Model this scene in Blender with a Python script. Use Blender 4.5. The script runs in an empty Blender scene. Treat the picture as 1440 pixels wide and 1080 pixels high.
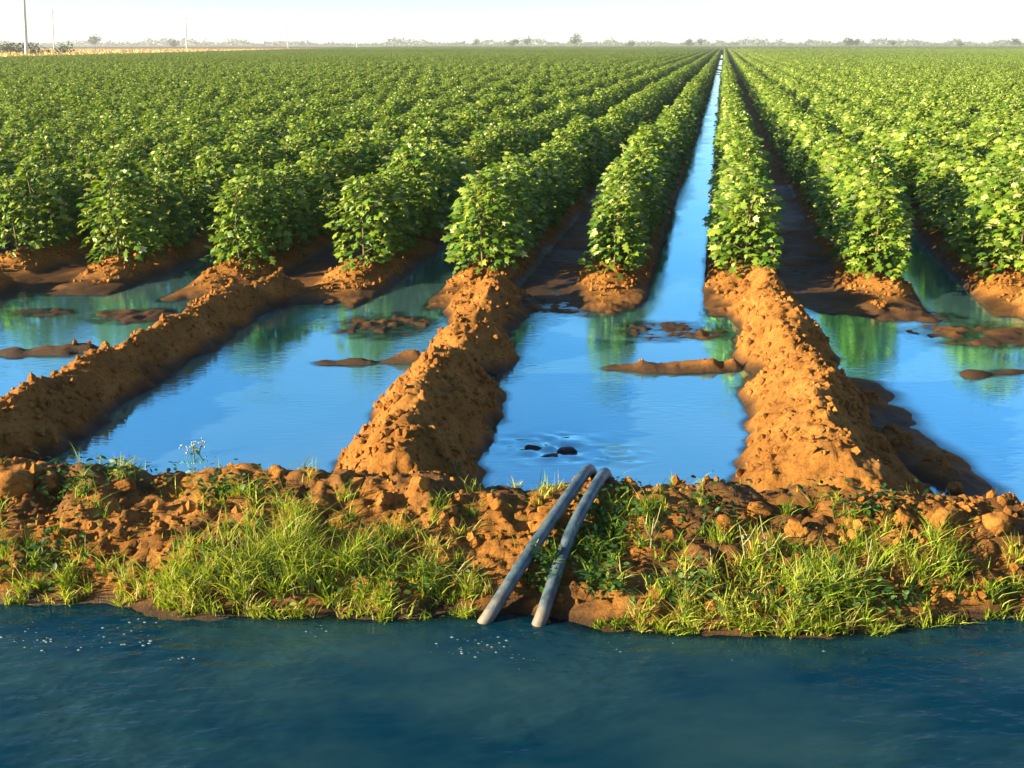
import bpy, math, random
import numpy as np
from mathutils import Vector

random.seed(7)
RNG = np.random.default_rng(7)
SC = bpy.context.scene
COL = SC.collection

# ------------------------------------------------------------------ camera model
CAM_H = 1.85                      # above the irrigation water (z = 0)
F, CX, CY = 1413.0, 720.0, 540.0
TH = math.atan((540 - 62) / F)
CT, ST = math.cos(TH), math.sin(TH)
ROW_A = math.atan(0.2)            # rows run this far to the right of straight ahead
RDX, RDY = math.sin(ROW_A), math.cos(ROW_A)
CANAL_Z = 0.10

def at(px, py, z=0.0):
    """point of height z that the photograph shows at px, py"""
    a, b = (px - CX) / F, (CY - py) / F
    dx, dy, dz = a, CT + b * ST, -ST + b * CT
    k = (z - CAM_H) / dz
    return (dx * k, dy * k, z)

def line_xy(pts, z):
    P = [at(px, py, z) for px, py in pts]
    P.sort()
    return np.array([p[0] for p in P]), np.array([p[1] for p in P])

# ------------------------------------------------------------------ numpy noise
def _hash(ix, iy, seed):
    h = (ix.astype(np.int64) * 374761393 + iy.astype(np.int64) * 668265263 + seed * 974711) & 0xFFFFFFFF
    h = ((h ^ (h >> 13)) * 1274126177) & 0xFFFFFFFF
    h = h ^ (h >> 16)
    return (h & 0xFFFF) / 65535.0

def vnoise(x, y, s, seed=0):
    x, y = x / s + 1000.0, y / s + 1000.0
    ix, iy = np.floor(x), np.floor(y)
    fx, fy = x - ix, y - iy
    fx, fy = fx * fx * (3 - 2 * fx), fy * fy * (3 - 2 * fy)
    a, b = _hash(ix, iy, seed), _hash(ix + 1, iy, seed)
    c, d = _hash(ix, iy + 1, seed), _hash(ix + 1, iy + 1, seed)
    return ((a + (b - a) * fx) * (1 - fy) + (c + (d - c) * fx) * fy) * 2 - 1

def cells(x, y, s, seed=0):
    """lumpy clod pattern: 1 at clod tops, 0 in the cracks"""
    wx, wy = vnoise(x, y, s * .9, seed + 5) * .33 + vnoise(x, y, s * .35, seed + 6) * .14, vnoise(x, y, s * .9, seed + 7) * .33 + vnoise(x, y, s * .35, seed + 8) * .14
    x, y = x / s + 1000.0 + wx, y / s + 1000.0 + wy
    ix, iy = np.floor(x), np.floor(y)
    best = np.full(x.shape, 9.0); amp = np.ones(x.shape)
    for ox in (-1, 0, 1):
        for oy in (-1, 0, 1):
            jx, jy = ix + ox, iy + oy
            px, py = jx + _hash(jx, jy, seed), jy + _hash(jx, jy, seed + 17)
            rr = 0.6 + 0.7 * _hash(jx, jy, seed + 31)
            d = np.hypot(px - x, py - y) / rr
            tilt = ((x - px) * (_hash(jx, jy, seed + 41) - .5) + (y - py) * (_hash(jx, jy, seed + 43) - .5)) * .9
            m = d < best
            best = np.where(m, d, best); amp = np.where(m, .35 + .65 * _hash(jx, jy, seed + 37) + tilt, amp)
    return np.clip(1 - best ** 2.6, 0, 1) ** .7 * np.clip(amp, 0, 1.3)

def sstep(a, b, x):
    t = np.clip((x - a) / (b - a), 0, 1)
    return t * t * (3 - 2 * t)

# ------------------------------------------------------------------ terrain
canal_x, canal_y = line_xy([(-300, 830), (0, 838), (200, 850), (450, 866), (690, 868), (860, 876), (1000, 884), (1160, 892), (1300, 884), (1350, 876), (1440, 872), (1800, 880)], CANAL_Z)
crest_x, crest_y = line_xy([(-300, 668), (0, 672), (200, 676), (400, 680), (600, 696), (700, 700), (820, 694), (900, 700), (1050, 700), (1200, 708), (1440, 722), (1800, 735)], 0.27)
front_x, front_y = line_xy([(-400, 368), (0, 372), (160, 385), (345, 388), (500, 390), (670, 398), (860, 398), (1045, 402), (1230, 408), (1420, 408), (1900, 410)], 0.06)
ROW0, ROW_S = 0.264, 1.022

def seg_dist(x, y, pts):
    """distance to a polyline and the blended per-point value along it"""
    best = np.full(x.shape, 1e9); val = np.zeros(x.shape); val2 = np.zeros(x.shape)
    for (ax, ay, av, aw), (bx, by, bv, bw) in zip(pts[:-1], pts[1:]):
        L2 = (bx - ax) ** 2 + (by - ay) ** 2 + 1e-9
        t = np.clip(((x - ax) * (bx - ax) + (y - ay) * (by - ay)) / L2, 0, 1)
        d = np.hypot(x - ax - t * (bx - ax), y - ay - t * (by - ay))
        m = d < best
        best = np.where(m, d, best); val = np.where(m, av + t * (bv - av), val); val2 = np.where(m, aw + t * (bw - aw), val2)
    return best, val, val2

def ridge(pts):
    return [at(px, py, 0)[:2] + (h, w) for px, py, h, w in pts]

# px, py (at water level), height of the top, half width at the water
RIDGES = [
    ridge([(400, 412, .18, .29), (330, 440, .22, .30), (250, 490, .22, .30), (150, 545, .23, .32), (40, 615, .24, .34), (-120, 700, .25, .4)]),
    ridge([(700, 405, .20, .34), (690, 440, .24, .36), (672, 474, .10, .30), (660, 500, .29, .34), (648, 526, .13, .33), (628, 560, .31, .38), (600, 610, .31, .38), (575, 650, .29, .40), (560, 690, .26, .42)]),
    ridge([(1058, 412, .24, .32), (1072, 438, .30, .33), (1084, 460, .20, .32), (1096, 490, .33, .38), (1114, 532, .19, .33), (1122, 560, .33, .37), (1135, 600, .33, .38), (1150, 650, .30, .42), (1165, 690, .27, .5)]),
    ridge([(1440, 420, .22, .36), (1500, 455, .25, .38), (1580, 530, .26, .38), (1650, 620, .28, .4), (1700, 700, .26, .42), (1730, 760, .2, .4)]),
    ridge([(-20, 410, .16, .3), (-170, 470, .2, .3), (-400, 560, .22, .35)]),
]
SPITS = [
    ridge([(862, 518, .03, .05), (930, 520, .05, .07), (1030, 517, .07, .09)]),
    ridge([(405, 507, .02, .05), (470, 512, .03, .06), (580, 508, .06, .09)]),
    ridge([(-120, 500, .04, .08), (0, 498, .04, .07), (130, 492, .06, .09)]),
    ridge([(1365, 528, .035, .06), (1450, 522, .05, .09), (1560, 520, .06, .1)]),
    ridge([(1195, 545, .06, .24), (1225, 600, .055, .28), (1275, 640, .05, .26), (1330, 668, .045, .22), (1380, 690, .04, .16)]),
]
MUD = [(at(945, 466), .55, .40), (at(830, 440), .35, .22), (at(1390, 470), .85, .5), (at(540, 458), .55, .50), (at(190, 445), .6, .34), (at(1300, 446), .45, .26), (at(60, 440), .4, .2), (at(370, 425), .3, .2)]

def height(x, y, detail=True):
    x = np.asarray(x, float); y = np.asarray(y, float)
    yc = np.interp(x, canal_x, canal_y); yk = np.interp(x, crest_x, crest_y); yf = np.interp(x, front_x, front_y)
    wob = vnoise(x, y, .35, 3) * .05 + vnoise(x, y, .12, 4) * .02
    yc = yc + wob
    # bank between the canal and the basins
    t = np.clip((y - yc) / (yk - yc), -5, 1)
    up = CANAL_Z + (.27 - CANAL_Z) * np.where(t > 0, np.abs(t) ** .75, t * 2.2)
    back = .27 - .85 * np.maximum(y - yk - .05, 0) ** 1.15
    bank = np.where(y < yk, up, back)
    bank = np.maximum(bank, -.5)
    near = .30 - .7 * np.maximum(y - .75 - wob, 0)           # the near side of the canal, where the photographer stands
    h = np.maximum(np.maximum(bank, near), np.where(y > yk, -.11, -9))
    # basin floor with shoals
    for (mx, my, _), sx, sy in MUD:
        h = np.where(y > yk, np.maximum(h, -.11 + (.113 + vnoise(x, y, .28, 15) * .010 + vnoise(x, y, .09, 16) * .016 + vnoise(x, y, .035, 20) * .012) * np.exp(-(((x - mx) / sx) ** 2 + ((y - my) / sy) ** 2) ** 2)), h)
    ap = sstep(1.05, .45, yf - y + vnoise(x, y, .3, 17) * .22)
    q = x * RDY - y * RDX
    kf = (q - ROW0) / ROW_S; phf = np.abs(kf - np.round(kf))
    chan = np.where(np.mod(np.floor(kf), 2) == 1, sstep(.22, .38, phf), 0)
    h = np.where(y > yk, np.maximum(h, -.11 + ap * (1 - .75 * chan) * (.126 + vnoise(x, y, .25, 18) * .02 + vnoise(x, y, .08, 19) * .016 + vnoise(x, y, .03, 22) * .010)), h)
    # ridges and spits
    edge = vnoise(x, y, .22, 11) * .05 + vnoise(x, y, .09, 12) * .03
    rmask = np.zeros(x.shape)
    for r in RIDGES:
        d, H, W = seg_dist(x, y, r)
        d = np.maximum(d + edge, 0)
        u = d / W
        prof = (H + .11) * np.clip(1.04 - (np.sqrt(u * u + .012) / 1.08) ** 1.12, 0, 1) - .11
        rmask = np.maximum(rmask, np.clip(1.3 - u, 0, 1))
        h = np.maximum(h, prof)
    px_, py_, _ = at(1112, 548, 0)
    h = h - np.where(h > .02, .13 * np.exp(-((x - px_) / .11) ** 2 - ((y - py_) / .09) ** 2), 0)
    px_, py_, _ = at(668, 532, 0)
    h = h - np.where(h > .02, .09 * np.exp(-((x - px_) / .2) ** 2 - ((y - py_) / .08) ** 2), 0)
    for r in SPITS:
        d, H, W = seg_dist(x, y, r)
        d = np.maximum(d + edge * .9, 0)
        prof = (H + .035 + vnoise(x, y, .16, 14) * .022) * np.exp(-(d / W) ** 2) - .05
        h = np.maximum(h, np.where(d < W * 2.6, prof, -9))
    # planted field: beds and furrows
    q = x * RDY - y * RDX
    k = (q - ROW0) / ROW_S
    ph = k - np.round(k)
    kk = np.floor(k)
    wet = (np.mod(kk, 2) == 1)                 # the furrow right of row -1, +1, ...
    far = np.clip((y - 12) / 25, 0, 1)
    bed = .02 + .12 * np.cos(np.clip(np.abs(ph) / .30, 0, 1) * math.pi / 2) - np.where(wet, .10, 0) * sstep(.26, .36, np.abs(ph))
    bed = bed * (1 - far) + far * np.where(np.abs(ph) < .24, .02, -.03)
    bed = bed + vnoise(x, y, .3, 21) * .02 * (1 - far)
    yf2 = yf + vnoise(x, y, .3, 9) * .1
    bed = np.where(bed > 0, bed * (.38 + .62 * sstep(-.22, .12, y - yf2)), bed)
    m = sstep(-.72, -.25, y - yf2 + vnoise(x, y, .45, 23) * .12)
    h = np.where(m > 0, np.maximum(h * (1 - m) + bed * m, np.where(m > .98, bed, np.minimum(h, .3) * (1 - sstep(.2, 1.2, y - yf2)))), h)
    # dry plot beyond the field on the left
    if detail:
        above = np.clip((h + .04) / .12, 0.12, 1) * np.clip(1 - (y - 9) / 4, 0, 1)
        bk = ((y > yc - .1) & (y < yk + .5)).astype(float)
        land = vnoise(x, y, .5, 31) * .02 + vnoise(x, y, .17, 32) * .022 + vnoise(x, y, .06, 33) * .010 + vnoise(x, y, .025, 34) * .005
        cl = cells(x, y, .085, 41) * .035 + cells(x + 3, y, .04, 42) * .014 + cells(x, y, .2, 43) * .035
        bkw = sstep(.06, .16, h) * bk
        h = h + above * (land * .8 + (cells(x, y, .045, 44) * .018 + cells(x, y, .10, 45) * .021 + cells(x, y, .21, 46) * .024 - .028) * np.maximum(rmask, .4)) + bkw * (cl * 1.1 - .03)
    return h

# ------------------------------------------------------------------ tagging and mesh helpers
def tag(o, label=None, cat=None, group=None, kind=None):
    if label: o['label'] = label
    if cat: o['category'] = cat
    if group: o['group'] = group
    if kind: o['kind'] = kind
    return o

def empty(name, loc=(0, 0, 0), rz=0.0):
    o = bpy.data.objects.new(name, None); COL.objects.link(o)
    o.location = loc; o.rotation_euler = (0, 0, rz); o.empty_display_size = .1
    return o

def link_mesh(name, me, mat=None, parent=None):
    o = bpy.data.objects.new(name, me); COL.objects.link(o)
    if mat is not None and not me.materials: me.materials.append(mat)
    if parent is not None: o.parent = parent
    return o

def np_mesh(name, V, polys_by_n, smooth=False, attrs=None):
    """V (n,3); polys_by_n: list of (m,k) index arrays"""
    me = bpy.data.meshes.new(name)
    V = np.asarray(V, np.float32)
    me.vertices.add(len(V)); me.vertices.foreach_set('co', V.ravel())
    idx = np.concatenate([p.ravel() for p in polys_by_n]).astype(np.int32)
    cnt = np.concatenate([np.full(len(p), p.shape[1]) for p in polys_by_n]).astype(np.int32)
    start = np.concatenate([[0], np.cumsum(cnt)[:-1]]).astype(np.int32)
    me.loops.add(len(idx)); me.loops.foreach_set('vertex_index', idx)
    me.polygons.add(len(cnt)); me.polygons.foreach_set('loop_start', start)
    try: me.polygons.foreach_set('loop_total', cnt)
    except Exception: pass
    me.polygons.foreach_set('use_smooth', np.full(len(cnt), smooth, dtype=bool))
    for k, a in (attrs or {}).items():
        at_ = me.attributes.new(k, 'FLOAT', 'POINT'); at_.data.foreach_set('value', np.asarray(a, np.float32))
    me.update(calc_edges=True); me.validate()
    return me

def tube(path, radii, n=14):
    P = [Vector(p) for p in path]
    V, Fq = [], []
    up = Vector((0, 0, 1))
    for i, p in enumerate(P):
        d = (P[min(i + 1, len(P) - 1)] - P[max(i - 1, 0)]).normalized()
        ref = up if abs(d.z) < .95 else Vector((0, 1, 0))
        s = d.cross(ref).normalized(); u = s.cross(d)
        for j in range(n):
            a = 2 * math.pi * j / n
            V.append(p + (s * math.cos(a) + u * math.sin(a)) * radii[i])
    for i in range(len(P) - 1):
        for j in range(n):
            Fq.append((i * n + j, i * n + (j + 1) % n, (i + 1) * n + (j + 1) % n, (i + 1) * n + j))
    return [tuple(v) for v in V], Fq

def join_tubes(tubes, n=8):
    V, Q = [], []
    for path, radii in tubes:
        v, q = tube(path, radii, n)
        o = len(V); V += v; Q += [tuple(i + o for i in f) for f in q]
    return np.array(V), np.array(Q)

def spline(pts, n=40):
    P = np.array(pts, float)
    out = []
    for i in range(len(P) - 1):
        p0, p1, p2, p3 = P[max(i - 1, 0)], P[i], P[i + 1], P[min(i + 2, len(P) - 1)]
        for t in np.linspace(0, 1, n, endpoint=False):
            out.append(.5 * (2 * p1 + (p2 - p0) * t + (2 * p0 - 5 * p1 + 4 * p2 - p3) * t * t + (3 * p1 - p0 - 3 * p2 + p3) * t ** 3))
    out.append(P[-1])
    return out

# ------------------------------------------------------------------ materials
def new_mat(name):
    m = bpy.data.materials.new(name); m.use_nodes = True
    nt = m.node_tree; nt.nodes.clear()
    out = nt.nodes.new('ShaderNodeOutputMaterial')
    return m, nt, out

def N(nt, kind, **kw):
    n = nt.nodes.new(kind)
    for k, v in kw.items():
        if k in n.inputs: n.inputs[k].default_value = v
        else: setattr(n, k, v)
    return n

def ramp(nt, stops, fac):
    r = nt.nodes.new('ShaderNodeValToRGB')
    el = r.color_ramp.elements
    while len(el) < len(stops): el.new(.5)
    for e, (p, c) in zip(el, stops):
        e.position = p; e.color = (*c, 1)
    nt.links.new(fac, r.inputs[0])
    return r.outputs[0]

def noise(nt, scale, detail=4, vec=None, rough=.55):
    n = N(nt, 'ShaderNodeTexNoise', Scale=scale, Detail=detail, Roughness=rough)
    if vec is not None: nt.links.new(vec, n.inputs['Vector'])
    return n.outputs[0]

def mixc(nt, fac, a, b, mode='MIX'):
    m = nt.nodes.new('ShaderNodeMix'); m.data_type = 'RGBA'; m.blend_type = mode
    for sock, v in ((m.inputs[0], fac), (m.inputs[6], a), (m.inputs[7], b)):
        if hasattr(v, 'links') or hasattr(v, 'is_linked'): nt.links.new(v, sock)
        else: sock.default_value = v if not isinstance(v, tuple) else (*v, 1)
    return m.outputs[2]

def soil_mat(name, wet=True, dark=1.0):
    m, nt, out = new_mat(name)
    geo = N(nt, 'ShaderNodeNewGeometry'); pos = geo.outputs['Position']
    n1 = noise(nt, 5, 6, pos); n2 = noise(nt, 45, 5, pos, .7)
    c1 = ramp(nt, [(.3, (.25 * dark, .105 * dark, .020 * dark)), (.55, (.40 * dark, .170 * dark, .034 * dark)), (.75, (.49 * dark, .235 * dark, .058 * dark))], n1)
    c2 = ramp(nt, [(.30, (.30, .26, .24)), (.5, (.92, .92, .92)), (.7, (1.15, 1.12, 1.05))], n2)
    c = mixc(nt, .85, c1, c2, 'MULTIPLY')
    b = N(nt, 'ShaderNodeBsdfPrincipled', Roughness=.95)
    b.inputs['Specular IOR Level'].default_value = .15
    if wet:
        at_ = N(nt, 'ShaderNodeAttribute', attribute_name='wet')
        c = mixc(nt, at_.outputs['Fac'], c, (.030, .021, .013))
        r = nt.nodes.new('ShaderNodeMapRange'); r.inputs[3].default_value = .95; r.inputs[4].default_value = .30
        nt.links.new(at_.outputs['Fac'], r.inputs[0]); nt.links.new(r.outputs[0], b.inputs['Roughness'])
    nt.links.new(c, b.inputs['Base Color'])
    bp = N(nt, 'ShaderNodeBump', Strength=.9, Distance=.014)
    nb = noise(nt, 110, 6, pos, .75)
    nt.links.new(nb, bp.inputs['Height']); nt.links.new(bp.outputs[0], b.inputs['Normal'])
    nt.links.new(b.outputs[0], out.inputs[0])
    return m

def leaf_mat(name, stops, trans=.35, rough=.5, scale=None, spec=.35):
    """leaf colour picked by the per leaf 'tint' value"""
    m, nt, out = new_mat(name)
    a = N(nt, 'ShaderNodeAttribute', attribute_name='tint')
    c = ramp(nt, stops, a.outputs['Fac'])
    if scale:
        geo = N(nt, 'ShaderNodeNewGeometry')
        c = mixc(nt, 1.0, c, ramp(nt, [(.3, (.75, .8, .8)), (.7, (1.2, 1.12, 1.0))], noise(nt, scale, 3, geo.outputs['Position'])), 'MULTIPLY')
    b = N(nt, 'ShaderNodeBsdfPrincipled', Roughness=rough)
    b.inputs['Specular IOR Level'].default_value = spec
    nt.links.new(c, b.inputs['Base Color'])
    t = N(nt, 'ShaderNodeBsdfTranslucent')
    nt.links.new(mixc(nt, 1.0, c, (1.3, 1.25, .5), 'MULTIPLY'), t.inputs['Color'])
    mx = N(nt, 'ShaderNodeMixShader'); mx.inputs[0].default_value = trans
    nt.links.new(b.outputs[0], mx.inputs[1]); nt.links.new(t.outputs[0], mx.inputs[2])
    nt.links.new(mx.outputs[0], out.inputs[0])
    return m

def plain_mat(name, c0, c1, scale=8, rough=.7, bump=0.0, metallic=0.0, spec=.3):
    m, nt, out = new_mat(name)
    tc = N(nt, 'ShaderNodeTexCoord')
    n1 = noise(nt, scale, 5, tc.outputs['Object'])
    b = N(nt, 'ShaderNodeBsdfPrincipled', Roughness=rough, Metallic=metallic)
    b.inputs['Specular IOR Level'].default_value = spec
    nt.links.new(ramp(nt, [(.35, c0), (.68, c1)], n1), b.inputs['Base Color'])
    if bump:
        bp = N(nt, 'ShaderNodeBump', Strength=bump, Distance=.01)
        nt.links.new(noise(nt, scale * 6, 5, tc.outputs['Object']), bp.inputs['Height']); nt.links.new(bp.outputs[0], b.inputs['Normal'])
    nt.links.new(b.outputs[0], out.inputs[0])
    return m

def water_mat(name, deep0, deep1, nscale, ripple, stretch, rscale, spec=.5, tint=(1, 1, 1), shallow=True, ior=1.33, rough=.04, mirror=0.0, patch=0.0, cstretch=(1, 1, 1)):
    m, nt, out = new_mat(name)
    geo = N(nt, 'ShaderNodeNewGeometry'); pos = geo.outputs['Position']
    mp = N(nt, 'ShaderNodeMapping'); mp.inputs['Scale'].default_value = stretch
    nt.links.new(pos, mp.inputs['Vector'])
    mc = N(nt, 'ShaderNodeMapping'); mc.inputs['Scale'].default_value = cstretch; nt.links.new(pos, mc.inputs['Vector'])
    c = ramp(nt, [(.40, deep0), (.72, deep1)], noise(nt, nscale, 6, mc.outputs[0], .6))
    b = N(nt, 'ShaderNodeBsdfPrincipled', Roughness=rough, IOR=ior)
    b.inputs['Specular IOR Level'].default_value = spec
    b.inputs['Specular Tint'].default_value = (*tint, 1)
    nt.links.new(c, b.inputs['Base Color']); b.inputs['Metallic'].default_value = mirror
    bp = N(nt, 'ShaderNodeBump', Strength=ripple, Distance=.02)
    if patch:                                            # breeze patches: ripples come and go
        r_ = nt.nodes.new('ShaderNodeMapRange'); r_.inputs[1].default_value = .38; r_.inputs[2].default_value = .66
        r_.inputs[3].default_value = ripple * .25; r_.inputs[4].default_value = patch
        nt.links.new(noise(nt, 1.1, 3, pos), r_.inputs[0]); nt.links.new(r_.outputs[0], bp.inputs['Strength'])
    nt.links.new(noise(nt, rscale, 3, mp.outputs[0], .5), bp.inputs['Height']); nt.links.new(bp.outputs[0], b.inputs['Normal'])
    if shallow:
        a = N(nt, 'ShaderNodeAttribute', attribute_name='depth')
        nt.links.new(a.outputs['Fac'], b.inputs['Alpha'])
        # clear shallow water still mirrors the sky
        g = N(nt, 'ShaderNodeBsdfGlossy', Roughness=rough); g.inputs['Color'].default_value = (*tint, 1)
        nt.links.new(bp.outputs[0], g.inputs['Normal'])
        tr = N(nt, 'ShaderNodeBsdfTransparent')
        fr = N(nt, 'ShaderNodeFresnel', IOR=ior)
        m1 = N(nt, 'ShaderNodeMixShader'); nt.links.new(fr.outputs[0], m1.inputs[0])
        nt.links.new(tr.outputs[0], m1.inputs[1]); nt.links.new(g.outputs[0], m1.inputs[2])
        m2 = N(nt, 'ShaderNodeMixShader'); nt.links.new(a.outputs['Fac'], m2.inputs[0])
        b.inputs['Alpha'].default_value = 1
        for l in list(b.inputs['Alpha'].links): nt.links.remove(l)
        nt.links.new(m1.outputs[0], m2.inputs[1]); nt.links.new(b.outputs[0], m2.inputs[2])
        nt.links.new(m2.outputs[0], out.inputs[0])
    else:
        nt.links.new(b.outputs[0], out.inputs[0])
    return m

M_SOIL = soil_mat('orange_soil')
M_CLOD = soil_mat('dry_clod_soil', wet=False, dark=1.05)
M_WETCLOD = plain_mat('wet_mud', (.02, .018, .014), (.06, .045, .025), 30, .35, .6)
M_BASIN = water_mat('irrigation_water', (.38, .88, .98), (.50, .95, 1.0), .9, .05, (3.5, 14, 1), 3.0, tint=(.7, .95, 1.0), mirror=.93, patch=.14)
M_CANAL = water_mat('canal_water', (.000, .023, .042), (.020, .058, .058), 1.5, .35, (2.2, 5, 1), 3.2, spec=.5, tint=(.4, .95, 1.0), shallow=True, ior=1.36, patch=.95, cstretch=(.8, 1.7, 1))
COTTON = [(0, (.018, .080, .009)), (.36, (.098, .195, .013)), (.68, (.27, .345, .033)), (1, (.62, .60, .26))]
M_LEAF = leaf_mat('cotton_leaf', COTTON, .24)
M_STEM = plain_mat('cotton_stem', (.10, .08, .03), (.22, .20, .08), 20, .8)
M_GRASS = leaf_mat('bank_grass_blade', [(0, (.05, .12, .012)), (.35, (.18, .28, .015)), (.7, (.38, .44, .035)), (1, (.56, .47, .17))], .35, .55)
M_WEED = leaf_mat('bank_weed_leaf', [(0, (.02, .06, .012)), (.6, (.06, .14, .02)), (1, (.2, .28, .07))], .3, .5)
M_STRAW = plain_mat('dry_stalk', (.16, .15, .06), (.34, .30, .14), 25, .8)
M_TUBE = plain_mat('weathered_tube', (.02, .05, .075), (.115, .155, .165), 18, .34, .15, 0.0, .5)
def stain(mat, zlo, zhi, col):
    nt = mat.node_tree; b = [n for n in nt.nodes if n.type == 'BSDF_PRINCIPLED'][0]
    src = b.inputs['Base Color'].links[0].from_socket
    tc = N(nt, 'ShaderNodeTexCoord'); sp = N(nt, 'ShaderNodeSeparateXYZ'); nt.links.new(tc.outputs['Object'], sp.inputs[0])
    ad = nt.nodes.new('ShaderNodeMath'); ad.operation = 'MULTIPLY_ADD'; nt.links.new(noise(nt, 30, 5, tc.outputs['Object'], .7), ad.inputs[0]); ad.inputs[1].default_value = .22; nt.links.new(sp.outputs['Z'], ad.inputs[2])
    mr = nt.nodes.new('ShaderNodeMapRange'); mr.inputs[1].default_value = zhi; mr.inputs[2].default_value = zlo; nt.links.new(ad.outputs[0], mr.inputs[0])
    nt.links.new(mixc(nt, mr.outputs[0], src, col), b.inputs['Base Color'])
    mr2 = nt.nodes.new('ShaderNodeMapRange'); mr2.inputs[3].default_value = .42; mr2.inputs[4].default_value = .9; nt.links.new(mr.outputs[0], mr2.inputs[0]); nt.links.new(mr2.outputs[0], b.inputs['Roughness'])
stain(M_TUBE, -.06, .10, (.30, .19, .08))
M_FOAM = plain_mat('foam', (.03, .07, .09), (.12, .18, .20), 40, .4)
M_TREE = leaf_mat('tree_leaf', [(0, (.03, .06, .015)), (.6, (.07, .11, .025)), (1, (.13, .16, .04))], .2, .7)
M_TRUNK = plain_mat('tree_bark', (.08, .06, .04), (.16, .12, .08), 4, .9)
M_POLE = plain_mat('concrete_pole', (.48, .48, .45), (.6, .59, .55), 3, .8)
M_DRY = plain_mat('dry_plot_soil', (.42, .25, .07), (.55, .38, .14), .09, .95)
M_PETAL = plain_mat('pale_flower', (.38, .42, .3), (.6, .62, .5), 20, .7)

# ------------------------------------------------------------------ ground sheet
def axis(start, fine, growths):
    v = [start]; s = fine
    for end, g, smax in growths:
        while v[-1] < end:
            v.append(v[-1] + s); s = min(s * g, smax)
    return np.array(v)
xp = axis(0, .011, [(1.9, 1.0, .011), (6, 1.012, .05), (30, 1.06, 1), (3800, 1.25, 1500)])
xs = np.concatenate([-xp[:0:-1], xp])
yp = axis(2.3, .0105, [(4.4, 1.0, .0105), (9.5, 1.006, .026), (16, 1.02, .08), (60, 1.08, 4), (3800, 1.25, 1500)])
yn = axis(0, .05, [(1.2, 1.1, .3), (12, 1.3, 3), (40, 1.5, 20)])
ys = np.concatenate([(2.3 - yn)[:0:-1], yp])
GX, GY = np.meshgrid(xs, ys)
GZ = height(GX, GY)
nx, ny = len(xs), len(ys)
ii = np.arange(ny - 1)[:, None] * nx + np.arange(nx - 1)[None, :]
quads = np.stack([ii, ii + 1, ii + nx + 1, ii + nx], -1).reshape(-1, 4)
wet = 1 - sstep(.005, .085, GZ - vnoise(GX, GY, .12, 51) * .02 - vnoise(GX, GY, .4, 53) * .02)
ycg = np.interp(GX, canal_x, canal_y)
wet = np.where(GY < np.interp(GX, crest_x, crest_y), 1 - sstep(.005, .05, GZ - CANAL_Z + vnoise(GX, GY, .1, 52) * .012), wet)
wet = np.where(GY > 14, 0.35, wet) * .9
onbank = sstep(.10, .14, GZ) * (GY < np.interp(GX, crest_x, crest_y) + .3) * (GY > 2)
wet = np.maximum(wet, onbank * np.clip(.25 + .5 * vnoise(GX, GY, .25, 54) + .35 * vnoise(GX, GY, .06, 55), 0, .6))
g = link_mesh('ground', np_mesh('ground', np.stack([GX, GY, GZ], -1).reshape(-1, 3), [quads], True, {'wet': wet.ravel()}), M_SOIL)
tag(g, kind='structure')

# ------------------------------------------------------------------ water sheets
def sheet(name, xs, ys, z, mat, wave=None):
    X, Y = np.meshgrid(xs, ys)
    Z = np.full(X.shape, z)
    if wave is not None: Z = Z + wave(X, Y)
    H = height(X, Y, False)
    depth = .18 + .82 * sstep(.0, .035, z - H)
    n1, n2 = len(xs), len(ys)
    i = np.arange(n2 - 1)[:, None] * n1 + np.arange(n1 - 1)[None, :]
    q = np.stack([i, i + 1, i + n1 + 1, i + n1], -1).reshape(-1, 4)
    o = link_mesh(name, np_mesh(name, np.stack([X, Y, Z], -1).reshape(-1, 3), [q], True, {'depth': depth.ravel()}), mat)
    return tag(o, kind='structure')
ox, oy, _ = at(775, 630)
ox2, oy2, _ = at(850, 640)
def boil(X, Y):
    r = np.hypot((X - ox) / 1.25, Y - oy); r2 = np.hypot(X - ox2 - .05, Y - oy2)
    return (.008 * np.sin(r * 60 + vnoise(X, Y, .08, 61) * 3) * np.exp(-(r / .14) ** 2) + .012 * vnoise(X, Y, .05, 62) * np.exp(-(r / .16) ** 2)
            + .004 * np.sin(r2 * 60 + vnoise(X, Y, .07, 63) * 4) * np.exp(-(r2 / .15) ** 2))
sheet('basin_water', np.linspace(-9, 9, 700), np.concatenate([np.linspace(3.5, 5.2, 150), np.linspace(5.212, 8.6, 220), np.linspace(8.62, 16, 110)]), 0.0, M_BASIN, boil)
sheet('canal_water', np.linspace(-6, 6, 361), np.concatenate([np.linspace(.6, 2.3, 30), np.linspace(2.32, 3.25, 80)]), CANAL_Z, M_CANAL)
# the watered furrows running off between the rows
V, Q = [], []
for k in range(-9, 8, 2):
    qc = ROW0 + ROW_S * (k + .5)
    for i, t in enumerate(np.geomspace(15.0, 560, 60)):
        for s in (-1, 1):
            w = .23 + .03 * math.sin(t * 1.3 + k) * (1 if t < 40 else 0)
            qq = qc + s * w
            t_ = (16.0 + qq * RDX) / RDY if i == 0 else t + (k + 9) * .2 + 1.6
            V.append((qq * RDY + t_ * RDX, -qq * RDX + t_ * RDY, 0.0))
        if i: n = len(V); Q.append((n - 4, n - 3, n - 1, n - 2))
me = np_mesh('furrow_water', np.array(V), [np.array(Q)], False, {'depth': np.ones(len(V))})
tag(link_mesh('furrow_water', me, M_BASIN), kind='structure')

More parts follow.
